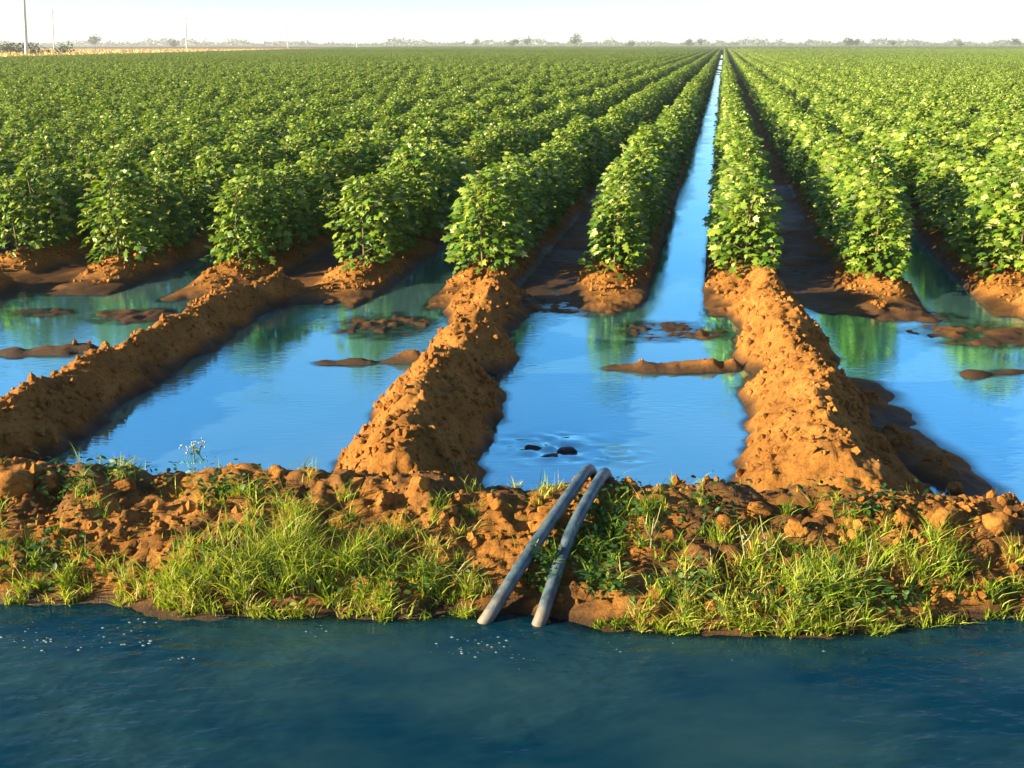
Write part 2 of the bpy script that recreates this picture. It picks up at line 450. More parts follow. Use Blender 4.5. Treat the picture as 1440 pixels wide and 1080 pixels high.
# ------------------------------------------------------------------ cotton plants
LEAF = np.array([(0, 0, 0), (.12, .40, -.05), (.48, .22, .02), (.62, .44, -.08), (.68, .16, .02), (1.02, 0, -.12),
                 (.68, -.16, .02), (.62, -.44, -.08), (.48, -.22, .02), (.12, -.40, -.05), (.45, 0, .05)], float)
LEAF_F = np.array([(10, i, (i + 1) % 10) for i in range(10)])
def leaves(pos, out, size, rng, tint, shape=LEAF, faces=LEAF_F, tilt=.75, sunward=None):
    """leaf faces at pos, each spreading along its 'out' direction and tilted like a roof"""
    n = len(pos)
    d = out + rng.normal(0, .35, (n, 3)); d[:, 2] = d[:, 2] * .5 - .25 + rng.normal(0, .25, n)
    d /= np.linalg.norm(d, axis=1)[:, None] + 1e-9
    up = np.array([0, 0, 1.0]) + rng.normal(0, tilt * .6, (n, 3)) + out * .35
    up = up + (sunward if sunward is not None else 0)
    s = np.cross(up, d); s /= np.linalg.norm(s, axis=1)[:, None] + 1e-9
    nn = np.cross(d, s)
    L = shape[None] * size[:, None, None]
    V = pos[:, None] + L[:, :, 0:1] * d[:, None] + L[:, :, 1:2] * s[:, None] + L[:, :, 2:3] * nn[:, None]
    m = len(shape)
    Fc = (faces[None] + np.arange(n)[:, None, None] * m).reshape(-1, 3)
    return V.reshape(-1, 3), Fc, np.repeat(tint, m)

def cotton_foliage(seed, n=540):
    r = np.random.default_rng(seed)
    h = r.uniform(.03, 1, n) ** .9
    prof = np.interp(h, [0, .15, .45, .75, .92, 1.0], [.22, .25, .235, .18, .11, .04])
    # lumpy outline: a few branches reach further
    a = r.uniform(0, 2 * math.pi, n)
    lump = 1 + .22 * np.sin(a * 3 + seed) * np.sin(h * 7 + seed * 2)
    rad = prof * lump * np.sqrt(r.uniform(.25, 1, n))
    pos = np.stack([np.cos(a) * rad, np.sin(a) * rad, h * .735 + r.normal(0, .02, n)], -1)
    out = np.stack([np.cos(a), np.sin(a), np.clip((h - .5), -.2, .8)], -1)
    size = r.uniform(.040, .082, n) * np.where(h > .9, .75, 1)
    tint = np.clip(r.beta(2.2, 2.4, n) * .75 + .16 * h + np.where(r.random(n) < .06, .3, 0), 0, 1)
    V, Fc, T = leaves(pos, out, size, r, tint, sunward=np.array([-.8, -.38, .15]))
    return np_mesh('cotton_foliage', V, [Fc], True, {'tint': T})

def cotton_stem(seed):
    r = random.Random(seed)
    tubes = [([(0, 0, -.08), (r.uniform(-.02, .02), r.uniform(-.02, .02), .3), (r.uniform(-.04, .04), r.uniform(-.04, .04), .72)], [.011, .008, .004])]
    for i in range(9):
        z = .10 + .06 * i; a = i * 2.4 + r.random(); L = .20 * (1 - i / 16)
        tubes.append(([(0, 0, z), (math.cos(a) * L * .6, math.sin(a) * L * .6, z + .07), (math.cos(a) * L, math.sin(a) * L, z + .10)], [.005, .004, .002]))
    V, Q = join_tubes(tubes, 5)
    return np_mesh('cotton_stem', V, [Q], True)

NV = 10
FOL = [cotton_foliage(100 + i) for i in range(NV)]
STM = [cotton_stem(200 + i) for i in range(NV)]
for me in FOL: me.materials.append(M_LEAF)
for me in STM: me.materials.append(M_STEM)

FRONT = {}       # where each row begins, in distance along the row
row_base = {-5: (-15, 352), -4: (160, 368), -3: (345, 362), -2: (500, 368), -1: (670, 372)}
def front_t(k):
    q = ROW0 + ROW_S * k
    # walk along the row until it crosses the front line
    t = np.linspace(2, 40, 4000); x = q * RDY + t * RDX; y = -q * RDX + t * RDY
    return float(t[np.argmax(y > np.interp(x, front_x, front_y) + .12)])

plants = []      # (dist, x, y, row, order)
stuff = []       # x, y, rot, sx, sy, sz, variant
for k in range(-520, 520):
    q = ROW0 + ROW_S * k
    t0 = front_t(k) if abs(k) < 40 else 6.0
    t = t0 + .05; order = 0
    rng = random.Random(900 + k)
    while t < 640:
        x = q * RDY + t * RDX; y = -q * RDX + t * RDY
        if y > 4 and abs(x) < .56 * y + 2.2 and not (x < -46 - .03 * y and y > 60) and y < 600:
            jx = rng.gauss(0, .025)
            if t < 60:
                plants.append((math.hypot(x, y), x + jx * RDY, y - jx * RDX, k, order, rng.uniform(-.5, .5), rng.uniform(.86, 1.08) * (1 + .12 * math.sin(t * 1.9 + k * 2.3) * math.sin(t * .73 + k))))
            elif t < 150:
                stuff.append((x + jx, y, -ROW_A + rng.uniform(-.3, .3), 1.0, 1.6, rng.uniform(.86, 1.06), rng.randrange(NV)))
            elif t < 300:
                stuff.append((x + jx, y, -ROW_A, 1.02, 3.4, rng.uniform(.85, 1.06), rng.randrange(NV)))
            elif k % 2 == 0:
                stuff.append((x + rng.gauss(0, .3), y, -ROW_A, 3.2, 5.0, rng.uniform(.8, 1.05), rng.randrange(NV)))
        elif y > 4 and x > .56 * y + 2.2 and t < 60:
            pass
        order += 1
        t += rng.uniform(.25, .33) if t < 60 else (.62 if t < 150 else (1.4 if t < 300 else 2.6))
plants.sort()
inside = [p for p in plants if abs(p[1]) < .535 * p[2] + .1]
chosen = set(id(p) for p in inside[:300])
SIDE = {0: 'just right of the water furrow', -1: 'just left of the water furrow'}
ORD = ['', 'first', 'second', 'third', 'fourth', 'fifth', 'sixth', 'seventh', 'eighth', 'ninth', 'tenth', 'eleventh', 'twelfth']
def row_words(k):
    if k in SIDE: return 'row ' + SIDE[k]
    n = k + 1 if k >= 0 else -k
    return '%s row %s of the water furrow' % (ORD[min(n, 12)], 'right' if k >= 0 else 'left')
def plant_label(k, first):
    if first: return 'bushy cotton plant at the basin end of the ' + row_words(k)
    return 'leafy green cotton plant within the ' + row_words(k)
front_of = {}
for p in plants:
    if id(p) in chosen and (p[3] not in front_of or p[4] < front_of[p[3]][0]): front_of[p[3]] = (p[4], id(p))
protos = {}
for p in plants:
    d, x, y, k, order, rz, sc = p
    v = (k * 31 + order * 17) % NV
    z = float(height(np.array([x]), np.array([y]), False)[0]) if y < 14 else .03
    if id(p) in chosen:
        if v not in protos:
            root = empty('cotton_plant')
            fo = link_mesh('foliage', FOL[v], None, root); stem = link_mesh('stem', STM[v], None, root)
            protos[v] = (root, fo, stem)
        else:
            r0, f0, s0 = protos[v]
            root = r0.copy(); COL.objects.link(root)
            for c in (f0, s0):
                cc = c.copy(); COL.objects.link(cc); cc.parent = root
        isfront = order == 0
        if isfront: sc *= 1.0
        root.location = (x, y, max(z, .0) - .01); root.rotation_euler = (0, 0, rz); root.scale = (sc * 1.04, sc * 1.04, sc)
        tag(root, plant_label(k, isfront), 'cotton plant', 'cotton plants in the nearest stretch of the rows')
    else:
        stuff.append((x, y, rz, sc * 1.04, sc * 1.04, sc, v))

# everything further off: one object of instanced plants
S = np.array(stuff)
P = np.zeros((len(S), 3)); P[:, :2] = S[:, :2]
P[:, 2] = np.where(S[:, 1] < 14, np.maximum(height(S[:, 0], S[:, 1], False), 0), .02)
me = bpy.data.meshes.new('cotton_field'); me.vertices.add(len(P)); me.vertices.foreach_set('co', P.astype(np.float32).ravel())
a = me.attributes.new('rot', 'FLOAT_VECTOR', 'POINT'); R3 = np.zeros((len(S), 3)); R3[:, 2] = S[:, 2]; a.data.foreach_set('vector', R3.astype(np.float32).ravel())
a = me.attributes.new('size', 'FLOAT_VECTOR', 'POINT'); a.data.foreach_set('vector', S[:, 3:6].astype(np.float32).ravel())
a = me.attributes.new('kindno', 'INT', 'POINT'); a.data.foreach_set('value', S[:, 6].astype(np.int32))
me.update()
field = link_mesh('cotton_field', me)
tag(field, 'rows of green cotton reaching back to the horizon', 'cotton field', kind='stuff')
ng = bpy.data.node_groups.new('cotton_rows', 'GeometryNodeTree')
ng.interface.new_socket('Geometry', in_out='INPUT', socket_type='NodeSocketGeometry')
ng.interface.new_socket('Geometry', in_out='OUTPUT', socket_type='NodeSocketGeometry')
gi = ng.nodes.new('NodeGroupInput'); go = ng.nodes.new('NodeGroupOutput'); jn = ng.nodes.new('GeometryNodeJoinGeometry')
def named(nm, dt):
    n = ng.nodes.new('GeometryNodeInputNamedAttribute'); n.data_type = dt; n.inputs['Name'].default_value = nm
    return n.outputs['Attribute']
rot, size, kn = named('rot', 'FLOAT_VECTOR'), named('size', 'FLOAT_VECTOR'), named('kindno', 'INT')
e2r = ng.nodes.new('FunctionNodeEulerToRotation'); ng.links.new(rot, e2r.inputs[0])
for v in range(NV):
    oi = ng.nodes.new('GeometryNodeObjectInfo'); oi.inputs['Object'].default_value = protos[v][1]; oi.inputs['As Instance'].default_value = True
    cmp_ = ng.nodes.new('FunctionNodeCompare'); cmp_.data_type = 'INT'; cmp_.operation = 'EQUAL'
    ng.links.new(kn, cmp_.inputs[2]); cmp_.inputs[3].default_value = v
    ip = ng.nodes.new('GeometryNodeInstanceOnPoints')
    ng.links.new(gi.outputs[0], ip.inputs['Points']); ng.links.new(cmp_.outputs[0], ip.inputs['Selection'])
    ng.links.new(oi.outputs['Geometry'], ip.inputs['Instance']); ng.links.new(e2r.outputs[0], ip.inputs['Rotation']); ng.links.new(size, ip.inputs['Scale'])
    ng.links.new(ip.outputs[0], jn.inputs[0])
ng.links.new(jn.outputs[0], go.inputs[0])
field.modifiers.new('rows', 'NODES').node_group = ng

# ------------------------------------------------------------------ bank: grass, weeds, crumbs, clods
def on_ground(px, py, z0=.2):
    px, py = np.asarray(px, float), np.asarray(py, float)
    z = np.full(px.shape, z0)
    for _ in range(4):
        a, b = (px - CX) / F, (CY - py) / F
        k = (z - CAM_H) / (-ST + b * CT)
        x, y = a * k, (CT + b * ST) * k
        z = .5 * z + .5 * height(x, y)
    return x, y, height(x, y)

def blades(x, y, z, length, width, rng, lean=.5, tint=None, seg=3):
    n = len(x)
    a = rng.uniform(0, 2 * math.pi, n); ln = np.abs(rng.normal(lean, .3, n)) * length
    dx, dy = np.cos(a), np.sin(a)
    V = np.zeros((n, (seg) * 2 + 1, 3))
    fa = rng.uniform(0, math.pi, n)
    for i in range(seg + 1):
        t = i / seg
        cx = x + dx * ln * t ** 1.8; cy = y + dy * ln * t ** 1.8; cz = z - .01 + length * (t - .22 * t * t * lean * 2)
        w = width * (1 - t) ** .6 * .5
        if i < seg:
            V[:, 2 * i] = np.stack([cx + np.cos(fa) * w, cy + np.sin(fa) * w, cz], -1)
            V[:, 2 * i + 1] = np.stack([cx - np.cos(fa) * w, cy - np.sin(fa) * w, cz], -1)
        else: V[:, 2 * i] = np.stack([cx, cy, cz], -1)
    m = seg * 2 + 1
    off = (np.arange(n) * m)[:, None]
    qs = np.concatenate([np.array([[2 * i, 2 * i + 1, 2 * i + 3, 2 * i + 2]]) + off for i in range(seg - 1)])
    ts = np.array([[2 * seg - 2, 2 * seg - 1, 2 * seg]]) + off
    return V.reshape(-1, 3), qs, ts, np.repeat(tint, m)

# px, py, half width, half height (pixels), number of blades, length in m, tint centre
CLUMPS = [
    (210, 830, 40, 14, 110, .10, .7), (100, 800, 60, 35, 260, .10, .5), (30, 780, 40, 40, 120, .10, .4),
    (255, 820, 50, 30, 420, .12, .62), (330, 810, 70, 40, 700, .14, .62), (400, 780, 60, 45, 700, .16, .55), (450, 810, 50, 35, 420, .13, .55),
    (310, 700, 60, 20, 170, .08, .55), (420, 720, 60, 30, 200, .09, .6), (190, 665, 60, 12, 200, .10, .6), (300, 655, 60, 10, 190, .09, .6), (100, 640, 50, 10, 110, .09, .5),
    (140, 700, 60, 25, 120, .08, .4), (60, 830, 60, 12, 150, .07, .6),
    (520, 790, 50, 45, 420, .12, .5), (590, 820, 60, 35, 420, .11, .55), (650, 830, 40, 25, 220, .09, .6), (500, 850, 70, 16, 260, .07, .7), (600, 745, 40, 25, 90, .10, .6),
    (470, 660, 50, 10, 130, .08, .55), (630, 655, 40, 10, 110, .09, .2), (620, 715, 40, 15, 90, .08, .3), (740, 690, 50, 12, 90, .07, .5),
    (760, 700, 50, 12, 80, .07, .6), (830, 790, 35, 50, 320, .09, .25), (870, 750, 50, 50, 320, .10, .25), (750, 800, 30, 40, 110, .08, .3), (920, 720, 40, 30, 160, .09, .3), (900, 690, 40, 14, 70, .07, .3),  # grass right of the tubes tinted darker to stand for shade there
    (960, 830, 60, 35, 420, .11, .68), (1040, 800, 50, 40, 300, .11, .6), (1000, 860, 80, 18, 300, .07, .72), (1130, 830, 60, 40, 520, .13, .55), (1190, 820, 60, 45, 520, .13, .55), (1170, 870, 70, 16, 350, .08, .65),
    (1290, 800, 60, 40, 380, .12, .5), (1330, 820, 40, 40, 180, .10, .45), (1400, 840, 50, 20, 200, .08, .4), (1420, 790, 40, 40, 100, .09, .6),
    (1130, 670, 40, 16, 170, .09, .55), (1210, 680, 70, 14, 160, .08, .35), (1170, 720, 60, 20, 140, .08, .35), (1280, 690, 30, 14, 80, .08, .45), (990, 690, 30, 20, 140, .09, .5), (1000, 760, 50, 20, 110, .08, .4),
    (80, 845, 70, 8, 130, .07, .55), (250, 858, 60, 8, 160, .07, .55), (400, 866, 70, 8, 220, .07, .6), (560, 868, 70, 8, 200, .06, .5), (650, 872, 30, 7, 80, .06, .5), (850, 880, 50, 7, 150, .05, .4), (930, 885, 50, 8, 200, .06, .55), (1060, 890, 60, 8, 240, .07, .6), (1200, 890, 60, 8, 240, .07, .6), (1320, 880, 50, 8, 150, .07, .5), (1420, 876, 40, 8, 120, .06, .5),
    (1440, 700, 60, 40, 60, .08, .5), (-60, 790, 60, 60, 300, .11, .5), (-180, 800, 90, 50, 420, .12, .5), (-330, 790, 90, 50, 420, .12, .55), (1660, 820, 80, 50, 420, .12, .55), (1800, 840, 90, 50, 450, .12, .5), (1950, 850, 90, 50, 450, .12, .5), (1530, 810, 70, 50, 400, .11, .55), (-40, 690, 60, 30, 100, .09, .5),
]
Vs, Qs, Ts, Tn = [], [], [], []; off = 0
rg = np.random.default_rng(5)
for px, py, hw, hh, n, L, tc in CLUMPS:
    n = int(n * .95)
    # blades gather in tufts
    nt_ = max(3, n // 16)
    tx, ty = rg.normal(px, hw * .62, nt_), rg.normal(py, hh * .62, nt_)
    pick = rg.integers(0, nt_, n)
    bx = tx[pick] + rg.normal(0, 5, n); by = ty[pick] + rg.normal(0, 2.2, n)
    x, y, z = on_ground(bx, by)
    keep = (z > CANAL_Z - .04) & (y < np.interp(x, crest_x, crest_y) + .35)
    x, y, z = x[keep], y[keep], z[keep]; n = len(x)
    if not n: continue
    ttint = rg.normal(tc, .13, nt_)[pick][keep]
    ln = np.clip(rg.normal(L, L * .3, n), .02, .3) * .82
    tint = np.clip(ttint + rg.normal(0, .12, n) + np.where(rg.random(n) < .06, .35, 0), 0, 1)
    v, q, t, tn = blades(x, y, z, ln, rg.uniform(.003, .0065, n), rg, .55, tint)
    Vs.append(v); Qs.append(q + off); Ts.append(t + off); Tn.append(tn); off += len(v)
# thin scatter everywhere on the bank
n = 1500
x = rg.uniform(-2.6, 2.6, n); y = rg.uniform(2.6, 3.9, n); z = height(x, y)
keep = (z > CANAL_Z) & (y < np.interp(x, crest_x, crest_y) + .25) & (vnoise(x, y, .3, 77) > -.1)
x, y, z = x[keep], y[keep], z[keep]; n = len(x)
v, q, t, tn = blades(x, y, z, rg.uniform(.03, .08, n), rg.uniform(.003, .006, n), rg, .7, np.clip(rg.normal(.5, .25, n), 0, 1))
Vs.append(v); Qs.append(q + off); Ts.append(t + off); Tn.append(tn); off += len(v)
me = np_mesh('grass', np.concatenate(Vs), [np.concatenate(Qs), np.concatenate(Ts)], False, {'tint': np.concatenate(Tn)})
tag(link_mesh('grass', me, M_GRASS), 'bright green grass growing along the canal bank', 'grass', kind='stuff')

# low broad-leaved weeds
SIMPLE = np.array([(0, 0, 0), (.35, .26, .03), (.75, .2, .0), (1, 0, -.08), (.75, -.2, 0), (.35, -.26, .03), (.5, 0, -.03)], float)
SIMPLE_F = np.array([(6, i, (i + 1) % 6) for i in range(6)])
Vs, Fs, Tn = [], [], []; off = 0
for px, py, hw, hh, n, tc in [(840, 780, 35, 45, 260, .4), (870, 730, 50, 30, 170, .45), (850, 830, 30, 18, 110, .3), (770, 810, 22, 30, 130, .2), (640, 650, 30, 8, 60, .2), (180, 675, 60, 14, 150, .35), (310, 690, 40, 15, 120, .5),
                              (1170, 690, 70, 20, 200, .3), (1230, 720, 50, 14, 100, .3), (90, 690, 40, 30, 120, .3), (1000, 720, 50, 20, 90, .2), (1250, 850, 60, 14, 120, .3), (340, 800, 90, 40, 260, .7), (1150, 840, 120, 35, 260, .6), (560, 820, 90, 30, 220, .5), (960, 830, 60, 30, 160, .7), (60, 790, 50, 40, 160, .4)]:
    bx, by = rg.normal(px, hw * .6, n), rg.normal(py, hh * .6, n)
    x, y, z = on_ground(bx, by)
    keep = (z > CANAL_Z) & (y < np.interp(x, crest_x, crest_y) + .3)
    x, y, z = x[keep], y[keep], z[keep]; n = len(x)
    if not n: continue
    a = rg.uniform(0, 6.28, n)
    pos = np.stack([x, y, z + rg.uniform(.01, .06, n)], -1); out = np.stack([np.cos(a), np.sin(a), rg.uniform(0, 1.2, n)], -1)
    v, f, tn = leaves(pos, out, rg.uniform(.014, .034, n), rg, np.clip(rg.normal(tc, .2, n), 0, 1), SIMPLE, SIMPLE_F)
    Vs.append(v); Fs.append(f + off); Tn.append(tn); off += len(v)
me = np_mesh('weeds', np.concatenate(Vs), [np.concatenate(Fs)], True, {'tint': np.concatenate(Tn)})
tag(link_mesh('weeds', me, M_WEED), 'low broad-leaved weeds creeping over the canal bank', 'weeds', kind='stuff')

# clods
def ico(sub=2):
    import bmesh
    bm = bmesh.new(); bmesh.ops.create_icosphere(bm, subdivisions=sub, radius=1)
    V = np.array([v.co[:] for v in bm.verts]); Fc = np.array([[v.index for v in f.verts] for f in bm.faces]); bm.free()
    return V, Fc
I1, I1F = ico(1); I3, I3F = ico(4)
def clod_mesh(seed):
    r = np.random.default_rng(seed)
    V = I3.copy()
    for _ in range(9):                                   # broken flat faces
        d = r.normal(0, 1, 3); d /= np.linalg.norm(d); lim = r.uniform(.55, .85)
        e = V @ d - lim; V = V - np.where(e > 0, e * .85, 0)[:, None] * d
    nz = vnoise(V[:, 0] + V[:, 2], V[:, 1] - V[:, 2] * .7, .45, seed) * .10 + vnoise(V[:, 0] - V[:, 2], V[:, 1] + V[:, 2], .16, seed + 1) * .06 + vnoise(V[:, 0] + V[:, 2] * .6, V[:, 1], .07, seed + 2) * .035
    V = V * (1 + nz)[:, None] * np.array([1, .85, .75])
    return np_mesh('soil_clod', V, [I3F], True)
CLODM = [clod_mesh(300 + i) for i in range(6)]
for me in CLODM: me.materials.append(M_CLOD)
CLODS = [
    (340, 656, .040, 'pale flat soil clod on the bank edge against the blue basin'),
    (127, 650, .026, 'small round clod at the left corner of the wide basin'),
    (176, 690, .040, 'tall orange clod below the weeds on the left bank'),
    (915, 678, .030, 'orange clod right of the siphon tubes at the water edge'),
    (905, 735, .028, 'clod half hidden in dark weeds right of the siphon tubes'),
    (1345, 688, .040, 'lone round clod beside the shadowed mud tongue'),
    (1066, 722, .048, 'largest rounded orange clod right of centre on the bank'),
    (1020, 740, .045, 'rough orange clod left of the largest rounded clod'),
    (1118, 748, .042, 'orange clod right of the largest rounded clod'),
    (1200, 760, .034, 'clod lying beside the tall dry stalk on the bank'),
    (1270, 735, .045, 'broad clod above the grass on the right bank'),
    (1325, 735, .05, 'broken clod below the lone round clod'),
    (1400, 745, .05, 'large crumbling clod near the right border of the bank'),
    (1430, 710, .05, 'clod at the far right crest of the bank'),
    (788, 848, .017, 'small orange clod tucked under the right siphon tube'),
    (20, 690, .085, 'big orange soil lump at the far left of the bank'),
    (70, 680, .05, 'clod beside the big soil lump on the left'),
    (590, 692, .04, 'flat orange clod on the crest left of the siphon tubes'),
    (540, 705, .035, 'clod below the shaded ridge foot left of the tubes'),
    (700, 720, .034, 'bare orange clod close to the left siphon tube'),
]
for i, (px, py, s, lab) in enumerate(CLODS):
    x, y, z = [float(v) for v in on_ground([px], [py])[:3]] if False else [float(v[0]) for v in on_ground([px], [py])]
    o = link_mesh('soil_clod', CLODM[i % 6]); o.location = (x, y, z + s * .3); o.scale = (s, s, s * 1.02)
    o.rotation_euler = (random.uniform(-.4, .4), random.uniform(-.4, .4), random.uniform(0, 6.28))
    tag(o, lab, 'clod', 'larger clods on the canal bank')
# wet lumps breaking the surface where the tubes pour in
for px, py, s, lab in [(748, 630, .030, 'dark wet mud lump at the left of the water boil'), (775, 642, .030, 'dark wet mud lump nearest the siphon tube mouths'), (800, 634, .034, 'dark wet mud lump right of the water boil'), (1275, 592, .018, 'black mud lump standing alone in the right basin')]:
    x, y, _ = at(px, py, 0)
    me = clod_mesh(int(px)); me.materials.append(M_WETCLOD)
    o = link_mesh('mud_lump', me); o.location = (x, y, 0); o.scale = (s * 1.6, s, s * .7); tag(o, lab, 'mud lump')

# crumbs: uncountable small pieces on the bank and ridges
def crumbs(n, xr, yr, cond, s0, s1, seed):
    r = np.random.default_rng(seed)
    x, y = r.uniform(*xr, n), r.uniform(*yr, n); z = height(x, y)
    k = cond(x, y, z); x, y, z = x[k], y[k], z[k]
    s = s0 + (s1 - s0) * r.random(len(x)) ** 4
    return x, y, z, s
X, Y, Z, Sz = [np.concatenate(v) for v in zip(
    crumbs(9000, (-2.9, 2.9), (2.6, 4.2), lambda x, y, z: (z > .14) & (y < np.interp(x, crest_x, crest_y) + .3) & (vnoise(x, y, .35, 88) > -.25), .004, .026, 1),
    crumbs(52000, (-5, 5), (3.9, 9.0), lambda x, y, z: (z > .045) & (y < np.interp(x, front_x, front_y) + .9), .004, .026, 2))]
r = np.random.default_rng(6)
B = I1[None] * (1 + r.normal(0, .22, (len(X), len(I1), 1))) * Sz[:, None, None] * r.uniform(.7, 1.2, (len(X), 1, 3))
V = (B + np.stack([X, Y, Z + Sz * .25], -1)[:, None]).reshape(-1, 3)
Fc = (I1F[None] + (np.arange(len(X)) * len(I1))[:, None, None]).reshape(-1, 3)
tag(link_mesh('soil_crumbs', np_mesh('soil_crumbs', V, [Fc], False), M_CLOD), 'loose orange soil crumbs over the ridges and bank', 'soil crumbs', kind='stuff')

# foam flecks on the canal
fx, fy = [], []
for px, py, hw, hh, n in [(60, 895, 70, 22, 60), (180, 890, 60, 20, 50), (110, 905, 110, 10, 50), (640, 910, 50, 16, 40), (700, 905, 40, 18, 45), (740, 925, 40, 8, 26), (865, 910, 20, 12, 16), (450, 890, 30, 10, 14), (250, 925, 30, 6, 10), (1120, 910, 120, 18, 20)]:
    fx.append(r.normal(px, hw * .6, n)); fy.append(r.normal(py, hh * .6, n))
fx, fy = np.concatenate(fx), np.concatenate(fy)
P = np.array([at(a_, b_, CANAL_Z) for a_, b_ in zip(fx, fy)])[::2]
s = .0012 + .005 * r.random(len(P)) ** 2.5
B = I1[None] * s[:, None, None] * np.array([1.8, 1.0, .16]) + P[:, None]
Fc = (I1F[None] + (np.arange(len(P)) * len(I1))[:, None, None]).reshape(-1, 3)
tag(link_mesh('foam', np_mesh('foam', B.reshape(-1, 3), [Fc], True), M_FOAM), 'pale foam flecks drifting on the canal near the bank', 'foam', kind='stuff')

# ------------------------------------------------------------------ siphon tubes
def siphon(pix, label, rad=.0218):
    pts = [at(*p) for p in pix]
    x, y, z = pts[-1]
    dx, dy = pts[-1][0] - pts[-2][0], pts[-1][1] - pts[-2][1]
    L = math.hypot(dx, dy); dx, dy = dx / L, dy / L
    pts += [(x + dx * .05, y + dy * .05, z - .025), (x + dx * .14, y + dy * .14, z - .13), (x + dx * .28, y + dy * .28, -.04)]
    path = spline(pts, 14)
    c = path[len(path) // 2]; c = (float(c[0]), float(c[1]), 0.2)
    path = [p - np.array(c) for p in path]
    V, Q = tube(path, [rad] * len(path), 20)
    V2, Q2 = tube(path, [rad - .004] * len(path), 20)
    nV = len(V); n = 20
    Q = Q + [tuple(i + nV for i in f[::-1]) for f in Q2]
    for base in (0, nV - n):
        for j in range(n):
            f = (base + j, base + (j + 1) % n, base + nV + (j + 1) % n, base + nV + j)
            Q.append(f[::-1] if base == 0 else f)
    o = link_mesh('siphon_tube', np_mesh('siphon_tube', np.array(V + V2), [np.array(Q)], True), M_TUBE)
    o.location = c
    return tag(o, label, 'siphon tube', 'siphon tubes carrying canal water over the bank')
siphon([(660, 905, .02), (690, 862, .12), (735, 792, .22), (782, 722, .30), (812, 680, .335), (826, 662, .335)], 'left siphon tube, straight grey-blue pipe leaning over the bank')
siphon([(745, 905, .02), (762, 866, .12), (786, 795, .21), (806, 742, .28), (830, 697, .32), (848, 668, .33)], 'right siphon tube, pale pipe with dark weeds along its right')

# ------------------------------------------------------------------ single weeds and stalks
def weed(name, px, py, h, label, cat, leaf_n=14, flower=False, lean=(0, 0), mat=M_WEED, stemmat=M_STRAW, forks=0, seed=1):
    x, y, z = [float(v[0]) for v in on_ground([px], [py])]
    root = empty(name, (x, y, z - .01)); rr = np.random.default_rng(seed)
    top = (lean[0] * h, lean[1] * h, h)
    tubes = [([(0, 0, 0), (top[0] * .4, top[1] * .4, h * .5), top], [.004, .003, .0018])]
    for i in range(forks):
        a = rr.uniform(0, 6.28); z0 = h * rr.uniform(.35, .75)
        b = (top[0] * z0 / h, top[1] * z0 / h, z0)
        tubes.append(([b, (b[0] + math.cos(a) * .025, b[1] + math.sin(a) * .025, z0 + .04), (b[0] + math.cos(a) * .045, b[1] + math.sin(a) * .045, z0 + .09)], [.0026, .002, .0014]))
    V, Q = join_tubes(tubes, 6)
    link_mesh('stem', np_mesh('stem', V, [Q], True), stemmat, root)
    if leaf_n:
        t = rr.uniform(.05, .95, leaf_n); a = rr.uniform(0, 6.28, leaf_n)
        pos = np.stack([top[0] * t, top[1] * t, h * t], -1); out = np.stack([np.cos(a), np.sin(a), rr.uniform(.2, 1, leaf_n)], -1)
        v, f, tn = leaves(pos, out, rr.uniform(.022, .045, leaf_n) * (1.2 - .6 * t), rr, rr.uniform(.5, 1, leaf_n), SIMPLE, SIMPLE_F)
        link_mesh('foliage', np_mesh('foliage', v, [f], True, {'tint': tn}), mat, root)
    if flower:
        ends = [top] + [p[0][-1] for p in tubes[1:]]
        vv, ff = [], []
        for e in ends:
            for q_ in range(4):
                c_ = np.array(e) + rr.normal(0, .007, 3); vv.append(I1 * .0045 + c_ + rr.normal(0, .006, 3)); ff.append(I1F + len(I1) * (len(ff)))
        link_mesh('flower', np_mesh('flower', np.concatenate(vv), [np.concatenate(ff)], True), M_PETAL, root)
    return tag(root, label, cat)
weed('flowering_weed', 272, 650, .17, 'pale flowering weed standing before the wide basin', 'weed', 16, True, (.06, 0), forks=5, seed=3)
weed('leafy_weed', 428, 650, .11, 'thin green weed alone at the basin edge left of the ridge', 'weed', 12, False, (.02, 0), seed=4)
weed('flowering_weed', 846, 680, .11, 'wispy white-tipped weed at the mouth of the right siphon tube', 'weed', 5, True, (-.05, 0), forks=2, seed=5)
weed('leafy_weed', 806, 672, .05, 'yellow-green weed sprouting beside the left siphon tube mouth', 'weed', 16, False, (-.1, 0), seed=6)
weed('dry_stalk', 1215, 830, .20, 'tall pale dry stalk rising from the grass right of centre', 'stalk', 0, False, (.02, 0), forks=2, seed=7)
weed('dry_stalk', 1080, 790, .12, 'short forked pale stalk below the largest clod', 'stalk', 4, False, (-.1, .0), forks=3, seed=8)
weed('dry_stalk', 1048, 795, .14, 'bent pale stalk left of the short forked stalk', 'stalk', 3, False, (-.22, .0), forks=1, seed=9)
weed('dry_stalk', 735, 805, .12, 'straw-coloured stalk leaning between the two siphon tubes', 'stalk', 4, False, (.45, .3), seed=10)
weed('dry_stalk', 915, 770, .12, 'pale stalk among the dark weeds right of the tubes', 'stalk', 4, False, (.05, 0), forks=2, seed=11)
weed('leafy_weed', 640, 665, .08, 'upright pale weed at the shaded foot of the ridge', 'weed', 8, False, (.03, 0), seed=12)

